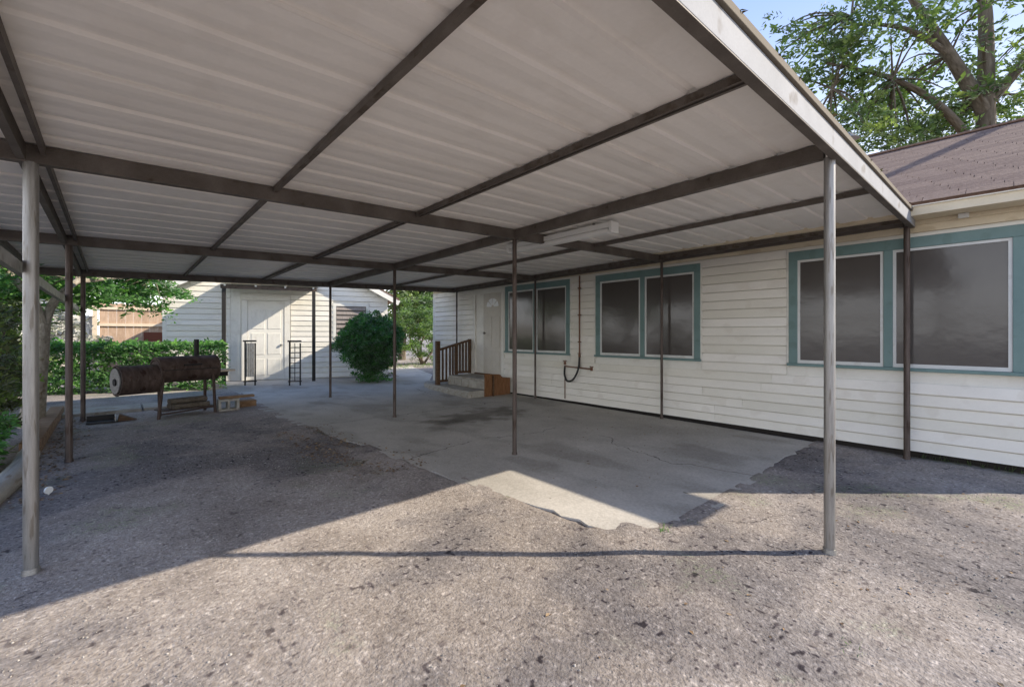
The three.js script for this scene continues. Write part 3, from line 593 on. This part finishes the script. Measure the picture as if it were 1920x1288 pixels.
// ------------------------------------------------------------------ fence and neighbour's wall beyond the hedge
{
  const F = thing('board_fence', 'tan board fence with two pale rails beside the garage', 'fence', 0.8, 0.1, 19.5);
  for (let k = 0; k < 9; k++) bx('fence_board', M.tan[k % 3], F, -0.35 + k * 0.21, -0.35 + k * 0.21 + 0.208, 0.05, 2.35 + (k % 3) * 0.01, 19.6, 19.625);
  for (const y of [1.62, 2.16]) bx('rail', M.palewood, F, -0.37, 1.55, y, y + 0.09, 19.54, 19.598);
  bx('post', M.palewood, F, -0.52, -0.4, 0, 2.45, 19.53, 19.66); bx('hatch', M.redbrown, F, 0.75, 1.3, 1.12, 1.42, 19.57, 19.598);
  const N = thing('neighbour_wall', 'sunlit pale block wall seen through leaves left of the board fence', 'wall', -4, 0.1, 19.8);
  bx('core', M.stucco, N, -9, -0.53, 0, 1.95, 19.8, 19.95);
  for (let r = 0; r < 9; r++) for (let c = 0; c < 20; c++) { const x0 = -8.98 + c * 0.42 + (r % 2) * 0.2; if (x0 + 0.41 > -0.54) continue; bx('block', r % 3 ? M.stucco : M.trim, N, x0, x0 + 0.4, 0.04 + r * 0.21, 0.04 + r * 0.21 + 0.2, 19.77 + rnd() * 0.01, 19.799); }
}

// ------------------------------------------------------------------ vegetation
function leafGeo(L, W) {
  const g = new THREE.BufferGeometry();
  g.setAttribute('position', new THREE.Float32BufferAttribute([0, 0, 0, -W / 2, W * 0.18, L * 0.45, 0, 0, L, W / 2, W * 0.18, L * 0.45, 0, 0, L * 0.5], 3));
  g.setAttribute('uv', new THREE.Float32BufferAttribute([0.5, 0, 0, 0.5, 0.5, 1, 1, 0.5, 0.5, 0.5], 2));
  g.setIndex([0, 1, 4, 1, 2, 4, 0, 4, 3, 3, 4, 2]); g.computeVertexNormals(); return g;
}
function sprayGeo(n, len, L, W, droop) {                           // a twig's worth of leaves
  const gs = [], m = new THREE.Matrix4(), e = new THREE.Euler();
  for (let i = 0; i < n; i++) {
    const t = (i + 0.5) / n, s = rr(0.75, 1.2), g = leafGeo(L * s, W * s);
    e.set(rr(-0.7, 0.5), (i % 2 ? 1 : -1) * rr(0.3, 1.3), rr(-0.8, 0.8)); m.makeRotationFromEuler(e); m.setPosition(gauss() * 0.03, -droop * t * t + gauss() * 0.03, len * (t - 0.3)); gs.push(g.applyMatrix4(m));
  }
  return mergeGeometries(gs);
}
function foliage(name, geo, spots, cols, parent) {                 // spots: [x,y,z,scale] in authoring axes
  const im = new THREE.InstancedMesh(geo, M.leaf, spots.length), q = new THREE.Quaternion(), e = new THREE.Euler(), m = new THREE.Matrix4(), c = new THREE.Color(), off = parent.position;
  spots.forEach((s, i) => {
    e.set(rr(-0.9, 0.9), rr(0, 6.283), rr(-0.9, 0.9)); q.setFromEuler(e);
    m.compose(new THREE.Vector3(s[0] - off.x, s[1] - off.y, -s[2] - off.z), q, new THREE.Vector3(s[3], s[3], s[3])); im.setMatrixAt(i, m);
    const k = cols[Math.min(cols.length - 1, rnd() * cols.length | 0)], v = rr(0.75, 1.25); c.setRGB(k[0] * v, k[1] * v, k[2] * v * rr(0.8, 1.2)); im.setColorAt(i, c);
  });
  im.name = name; im.userData.kind = 'stuff'; im.castShadow = im.receiveShadow = true; parent.add(im); return im;
}
function clumps(ell, nClump, per, spread, smin, smax, shell = 0.55) {  // points in clumps through ellipsoids [x,y,z,rx,ry,rz]
  const out = [], centres = [];
  for (let k = 0; k < nClump; k++) {
    const E = ell[rnd() * ell.length | 0], a = rr(0, 6.283), u = rr(-1, 1), r = Math.pow(rnd(), shell), s = Math.sqrt(1 - u * u);
    const c = [E[0] + E[3] * r * s * Math.cos(a), E[1] + E[4] * r * u, E[2] + E[5] * r * s * Math.sin(a)]; centres.push(c);
    const n = per * rr(0.5, 1.5) | 0; for (let i = 0; i < n; i++) out.push([c[0] + gauss() * spread, c[1] + gauss() * spread * 0.7, c[2] + gauss() * spread, rr(smin, smax)]);
  }
  return [out, centres];
}
function limbs(root, centres, every, r0, mat, joints) {            // thin branches from the nearest joint to the clumps
  const gs = [];
  centres.forEach((c, i) => {
    if (i % every) return; let best = joints[0], bd = 1e9; for (const j of joints) { const d = (j[0] - c[0]) ** 2 + (j[1] - c[1]) ** 2 + (j[2] - c[2]) ** 2; if (d < bd) { bd = d; best = j; } }
    const a = V(...best), b = V(...c), m = a.clone().lerp(b, 0.5); m.y += Math.sqrt(bd) * 0.12; m.x += gauss() * 0.1; gs.push(tube([a, m, b], r0, r0 * 0.25, 5, 6));
  });
  if (gs.length) part('twigs', mergeGeometries(gs), mat, root).userData.kind = 'stuff';
}
const G1 = [[0.10, 0.18, 0.03], [0.16, 0.26, 0.04], [0.07, 0.13, 0.025], [0.22, 0.31, 0.06]];
const G2 = [[0.07, 0.24, 0.03], [0.11, 0.32, 0.04], [0.055, 0.18, 0.025], [0.16, 0.37, 0.05]];
const G3 = [[0.09, 0.12, 0.035], [0.06, 0.085, 0.025], [0.13, 0.15, 0.045]];
{ // tall tree behind the house
  const T = thing('shade_tree', 'tall airy tree rising behind the shingle roof', 'tree', 16.1, 0, 0.38);
  const J = [[16.07, 7.2, 0.38], [15.4, 8.25, 0.98], [14.75, 9.6, 1.57], [16.1, 9.5, 0.4], [13.6, 9.2, 2.6], [14.2, 7.6, 1.9], [17.2, 9.2, -1], [16, 11.5, 0.6], [13.2, 7.4, 2.9]];
  part('trunk', mergeGeometries([tube([V(16.15, 0, 0.3), V(16.05, 3.5, 0.4), V(16.07, 7.2, 0.38), V(16.1, 9.5, 0.4), V(16, 11.6, 0.6)], 0.30, 0.09, 12, 24)]), M.barkDark, T);
  part('limb', tube([V(16.07, 6.8, 0.38), V(15.4, 8.25, 0.98), V(14.75, 9.6, 1.57), V(14.3, 11, 2.1)], 0.17, 0.05, 9, 16), M.barkDark, T);
  part('limb', tube([V(16.05, 5.6, 0.38), V(15.1, 6.9, 1.1), V(14.2, 7.6, 1.9), V(13.0, 8.0, 3.0)], 0.12, 0.03, 8, 16), M.barkDark, T);
  part('limb', tube([V(15.4, 8.25, 0.98), V(14.6, 8.8, 1.6), V(13.9, 9.0, 2.3), V(13.3, 8.9, 2.9)], 0.08, 0.015, 8, 14), M.barkDark, T);
  part('limb', tube([V(16.07, 7.0, 0.38), V(16.8, 8.4, -0.5), V(17.3, 9.6, -1.2)], 0.14, 0.04, 8, 12), M.barkDark, T);
  part('limb', tube([V(16.05, 5.0, 0.38), V(14.3, 5.4, -0.4), V(13.0, 6.0, -1.3), V(12.8, 6.6, -2.0), V(12.8, 7.36, -2.9), V(12.7, 8.0, -3.6)], 0.15, 0.07, 8, 14), M.barkDark, T);
  const [sp, ce] = clumps([[15.4, 9.6, 0.9, 2.4, 2.6, 2.4], [14.6, 6.6, 2.6, 1.9, 1.0, 1.6], [13.3, 8.5, 3.0, 1.8, 1.5, 1.8], [16.8, 10.2, -0.6, 2.6, 2.8, 2.6], [16.0, 7.0, 1.2, 1.8, 1.2, 1.8], [17.5, 7.6, 0.4, 2, 1.6, 2.2]], 255, 8, 0.38, 0.75, 1.35);
  limbs(T, ce, 2, 0.03, M.barkDark, J); foliage('crown', sprayGeo(10, 0.5, 0.15, 0.065, 0.14), sp, G1, T);
}
{ // tree by the outer posts
  const T = thing('yard_tree', 'pale-barked forked tree in the bed beside the carport', 'tree', -0.95, 0.05, 9.1);
  part('trunk', tube([V(-0.86, 0, 9.1), V(-0.82, 0.6, 9.1), V(-0.77, 1.2, 9.15), V(-0.75, 1.5, 9.18)], 0.14, 0.075, 12, 14), M.bark, T);
  part('limb', tube([V(-0.75, 1.42, 9.18), V(-0.67, 1.8, 9.35), V(-0.45, 2.2, 10.0), V(-0.1, 2.7, 10.9)], 0.058, 0.028, 9, 14), M.bark, T);
  part('limb', tube([V(-0.75, 1.42, 9.18), V(-0.84, 1.8, 9.2), V(-1.15, 2.3, 9.5), V(-1.5, 3.1, 9.9)], 0.058, 0.028, 9, 14), M.bark, T);
  part('limb', tube([V(-0.45, 2.2, 10.0), V(0.1, 2.4, 10.9), V(0.6, 2.5, 11.6)], 0.045, 0.02, 8, 10), M.bark, T);
  const [sp, ce] = clumps([[-1.2, 2.9, 10.6, 1.3, 0.9, 1.1], [-0.2, 2.75, 11.6, 1.1, 0.85, 1.0], [0.45, 2.45, 12.0, 0.75, 0.65, 0.7], [-0.7, 2.2, 11.0, 0.9, 0.5, 0.6], [-1.5, 2.3, 9.2, 0.6, 0.6, 1.2], [-2.0, 3.4, 10.4, 1.2, 0.9, 1.3]], 230, 12, 0.2, 0.7, 1.2);
  limbs(T, ce, 3, 0.016, M.bark, [[-0.45, 2.2, 10], [-0.1, 2.7, 10.9], [0.6, 2.5, 11.6], [-1.5, 3.1, 9.9], [-1.15, 2.3, 9.5]]); foliage('crown', sprayGeo(9, 0.28, 0.10, 0.05, 0.08), sp, G2, T);
}
{ // clipped hedge, rounded bush
  const H = thing('hedge', 'long clipped green hedge behind the smoker', 'hedge', 0.4, 0.09, 13.0), sp = [];
  for (let i = 0; i < 3600; i++) { const t = rnd(), k = rnd(); let dx = rr(-0.42, 0.42), y = rr(0.12, 1.1) ; if (k < 0.45) y = 1.08 + gauss() * 0.06; else if (k < 0.85) dx = -0.42 + gauss() * 0.06; sp.push([-2.6 + t * 4.5, y + Math.sin(t * 40) * 0.02, 14.35 - t * 1.75 + dx, rr(0.7, 1.2)]); }
  foliage('leaves', sprayGeo(8, 0.16, 0.07, 0.04, 0.03), sp, G2, H);
  const st = []; for (let k = 0; k < 16; k++) { const t = (k + 0.5) / 16; st.push(tube([V(-2.6 + t * 4.5, 0, 14.35 - t * 1.75), V(-2.6 + t * 4.5 + gauss() * 0.1, 0.5, 14.35 - t * 1.75), V(-2.6 + t * 4.5 + gauss() * 0.2, 0.95, 14.35 - t * 1.75 + gauss() * 0.2)], 0.02, 0.008, 5, 5)); }
  part('stems', mergeGeometries(st), M.barkDark, H);
  const B = thing('round_bush', 'dense rounded dark green bush in front of the garage window', 'bush', 5.1, 0.08, 11.35), bs = [];
  for (let i = 0; i < 3400; i++) {
    const a = rr(0, 6.283), u = rr(-1, 1), r = Math.pow(rnd(), 0.25), s = Math.sqrt(1 - u * u), bump = 1 + 0.09 * Math.sin(a * 3 + u * 4) + 0.06 * Math.sin(a * 5 - u * 7);
    const low = u < -0.2 ? 1 + (u + 0.2) * 0.42 : 1; bs.push([5.1 + 0.83 * r * s * Math.cos(a) * bump * low, 1.1 + 0.77 * r * u * bump, 11.35 + 0.8 * r * s * Math.sin(a) * bump * low, rr(0.7, 1.15)]);
  }
  for (let i = 0; i < 260; i++) bs.push([5.1 + gauss() * 0.4, rr(0.1, 0.5), 11.35 + gauss() * 0.35, rr(0.6, 1.1)]);
  foliage('leaves', sprayGeo(8, 0.16, 0.075, 0.042, 0.03), bs, [[0.04, 0.17, 0.02], [0.06, 0.23, 0.028], [0.035, 0.13, 0.016]], B);
  const bt = []; for (let k = 0; k < 5; k++) bt.push(tube([V(5.1 + gauss() * 0.1, 0, 11.35 + gauss() * 0.1), V(5.1 + gauss() * 0.15, 0.4, 11.35 + gauss() * 0.1), V(5.1 + gauss() * 0.35, 1.1, 11.35 + gauss() * 0.3)], 0.035, 0.012, 6, 6)); part('stems', mergeGeometries(bt), M.bark, B);
}
// planting in the bed on the left, and greenery behind the houses
function shrub(name, label, cat, x, y, z, rx, ry, rz, n, cols, L, group, stems = 4) {
  const b = thing(name, label, cat, x, gy(x, z), z, 0, group), [sp] = clumps([[x, y, z, rx, ry, rz]], n, 11, Math.min(rx, rz) * 0.22, 0.7, 1.25, 0.4);
  foliage('leaves', sprayGeo(8, L * 2.4, L, L * 0.48, L * 0.5), sp.filter(s => s[1] > 0.03), cols, b);
  const gs = []; for (let k = 0; k < stems; k++) gs.push(tube([V(x + gauss() * rx * 0.15, 0, z + gauss() * rz * 0.15), V(x + gauss() * rx * 0.3, y * 0.6, z + gauss() * rz * 0.3), V(x + gauss() * rx * 0.6, y + ry * 0.5, z + gauss() * rz * 0.6)], 0.018 + rx * 0.02, 0.008, 6, 8)); part('stems', mergeGeometries(gs), M.barkDark, b);
}
const BED = 'shrubs in the bed left of the carport';
shrub('bed_shrub', 'olive shrub at the left edge behind the front post', 'shrub', -1.05, 0.95, 7.5, 0.34, 0.85, 0.8, 85, G3.concat(G1), 0.07, BED);
shrub('bed_shrub', 'bright green low shrub at the foot of the forked tree', 'shrub', -0.95, 0.32, 6.4, 0.2, 0.3, 0.6, 40, G2, 0.06, BED);
shrub('bed_shrub', 'tall green shrub behind the forked tree', 'shrub', -1.45, 1.3, 11.3, 0.6, 1.2, 0.8, 80, G1, 0.08, BED);
shrub('silver_shrub', 'loose grey-leaved shrub in front of the pale block wall', 'shrub', -1.6, 1.3, 18.2, 1.6, 1.2, 0.7, 70, [[0.32, 0.33, 0.26], [0.22, 0.24, 0.17], [0.42, 0.42, 0.36]], 0.12, null, 6);
shrub('vine_thicket', 'yellow-green vine thicket in the gap beside the house corner', 'thicket', 9.6, 1.5, 16.4, 1.7, 1.5, 0.8, 130, [[0.12, 0.24, 0.03], [0.17, 0.30, 0.04], [0.08, 0.17, 0.03]], 0.1, null, 6);
const farTree = (label, x, z, h, r, n, cols) => {
  const T = thing('background_tree', label, 'tree', x, gy(x, z), z, 0, 'trees beyond the yard');
  part('trunk', tube([V(x, 0, z), V(x + 0.1, h * 0.4, z), V(x - 0.1, h * 0.8, z)], 0.2, 0.06, 9, 12), M.barkDark, T);
  const [sp, ce] = clumps([[x, h * 0.62, z, r, h * 0.4, r], [x + r * 0.4, h * 0.45, z, r * 0.8, h * 0.3, r * 0.8]], n, 11, r * 0.16, 0.8, 1.4, 0.45);
  limbs(T, ce, 3, 0.04, M.barkDark, [[x, h * 0.4, z], [x, h * 0.7, z], [x + 0.1, h * 0.55, z]]); foliage('crown', sprayGeo(9, 0.6, 0.22, 0.11, 0.15), sp, cols, T);
};
farTree('dark green tree in the gap behind the vine thicket', 10.6, 20.0, 7.5, 2.6, 150, G1);
farTree('leafy tree behind the pale block wall', -3.5, 23, 7, 3.0, 150, G1);

// ------------------------------------------------------------------ loose stuff on the ground
function scatter(name, label, cat, geo, mat, spots, cols) {
  const im = new THREE.InstancedMesh(geo, mat, spots.length), q = new THREE.Quaternion(), e = new THREE.Euler(), m = new THREE.Matrix4(), c = new THREE.Color();
  spots.forEach((s, i) => { e.set(s[4] ?? rr(0, 6), rr(0, 6.283), s[5] ?? rr(0, 6)); q.setFromEuler(e); m.compose(V(s[0], s[1], s[2]), q, new THREE.Vector3(s[3], s[3] * rr(0.6, 1), s[3] * rr(0.7, 1.2))); im.setMatrixAt(i, m); const k = cols[rnd() * cols.length | 0], v = rr(0.75, 1.2); c.setRGB(k[0] * v, k[1] * v, k[2] * v); im.setColorAt(i, c); });
  im.name = name; im.castShadow = im.receiveShadow = true; scene.add(im); return tag(im, label, cat, null, 'stuff');
}
{
  const sp = []; while (sp.length < 12000) { const x = rr(-1.5, 7), z = rr(-0.6, 8.5); if (onSlab(x, z) || (x > 6.4)) continue; const cl = fbm(x * 1.3 + 9, z * 1.3 + 9, 64, 3, 601); if (rnd() > sst(0.45, 0.66, cl) * 0.95 + 0.05) continue; if (rnd() > 1.25 - z / 9) continue; sp.push([x, groundH(x, z) + 0.001, z, 0.002 + Math.pow(rnd(), 4) * 0.0045]); }
  scatter('gravel', 'fine loose stone chips scattered over the rough drive', 'gravel', new THREE.IcosahedronGeometry(1, 0), M.stone, sp, [[0.30, 0.27, 0.24], [0.22, 0.20, 0.18], [0.40, 0.37, 0.33]]);
  const lf = []; for (let i = 0; i < 900; i++) { const t = rnd(), x = 1.85 + gauss() * 0.35, z = 3.9 + t * 2.6; const xl = x + (t < 0.3 ? 0.2 : 0); lf.push([xl, (onSlab(xl - 0.05, z) ? Math.max(groundH(xl, z), gy(xl, z) + 0.018) : groundH(xl, z)) + 0.004, z, rr(0.5, 1.1), rr(-0.4, 0.4), rr(-0.4, 0.4)]); }
  for (let i = 0; i < 500; i++) { const z = rr(5, 9.5), x = -0.45 + gauss() * 0.18; lf.push([x, groundH(x, z) + 0.004, z, rr(0.5, 1.1), rr(-0.4, 0.4), rr(-0.4, 0.4)]); }
  for (let i = 0; i < 220; i++) { const x = rr(2.6, 6.3), z = rr(1.9, 8); lf.push([x, gy(x, z) + 0.022, z, rr(0.35, 0.8), rr(-0.3, 0.3), rr(-0.3, 0.3)]); }
  for (let i = 0; i < 160; i++) { const x = rr(0.5, 5.5), z = rr(-0.3, 1.6); lf.push([x, groundH(x, z) + 0.004, z, rr(0.35, 0.8), rr(-0.3, 0.3), rr(-0.3, 0.3)]); }
  scatter('fallen_leaves', 'dry brown leaves lying along the slab edge and bed', 'leaves', leafGeo(0.045, 0.024), M.dryLeaf, lf, [[0.22, 0.14, 0.075], [0.30, 0.21, 0.12], [0.16, 0.10, 0.06]]);
  const gr = []; const tuft = (x, z, n, r, s) => { for (let i = 0; i < n; i++) { const a = x + gauss() * r, b = z + gauss() * r * 0.7; gr.push([a, gy(a, b) + 0.004, b, rr(0.6, 1.2) * s, -1.57 + gauss() * 0.5, gauss() * 0.4]); } };
  tuft(2.78, 1.55, 60, 0.05, 0.9); tuft(3.05, 1.5, 22, 0.06, 0.6); tuft(2.35, 2.7, 12, 0.05, 0.5); tuft(2.36, 0.45, 30, 0.08, 0.5); for (let k = 0; k < 9; k++) tuft(6.5 + gauss() * 0.02, -0.1 + k * 0.09, 40, 0.04, 1.0);
  for (let k = 0; k < 120; k++) tuft(rr(-3.5, -0.95), rr(4, 11), 9, 0.09, 1.6); for (let k = 0; k < 150; k++) tuft(rr(7.2, 11), rr(14.6, 17), 8, 0.14, 1.6);
  scatter('grass', 'short green grass tufts at slab joints, house base and planting beds', 'grass', leafGeo(0.07, 0.008), M.grass, gr, [[0.07, 0.15, 0.03], [0.10, 0.19, 0.04], [0.14, 0.18, 0.06]]);
  const db = []; for (let i = 0; i < 260; i++) { const x = rr(0.5, 6.3); db.push([x, topY(x, 0.7) + 0.15, rr(0.665, 0.72), rr(0.4, 0.9), rr(-0.6, 0.6), rr(-0.6, 0.6)]); }
  scatter('roof_litter', 'dead leaves and moss lying along the carport roof edge', 'leaves', leafGeo(0.05, 0.026), M.dryLeaf, db, [[0.14, 0.10, 0.04], [0.16, 0.17, 0.05], [0.10, 0.07, 0.04]]);
}

renderer.render(scene, camera);
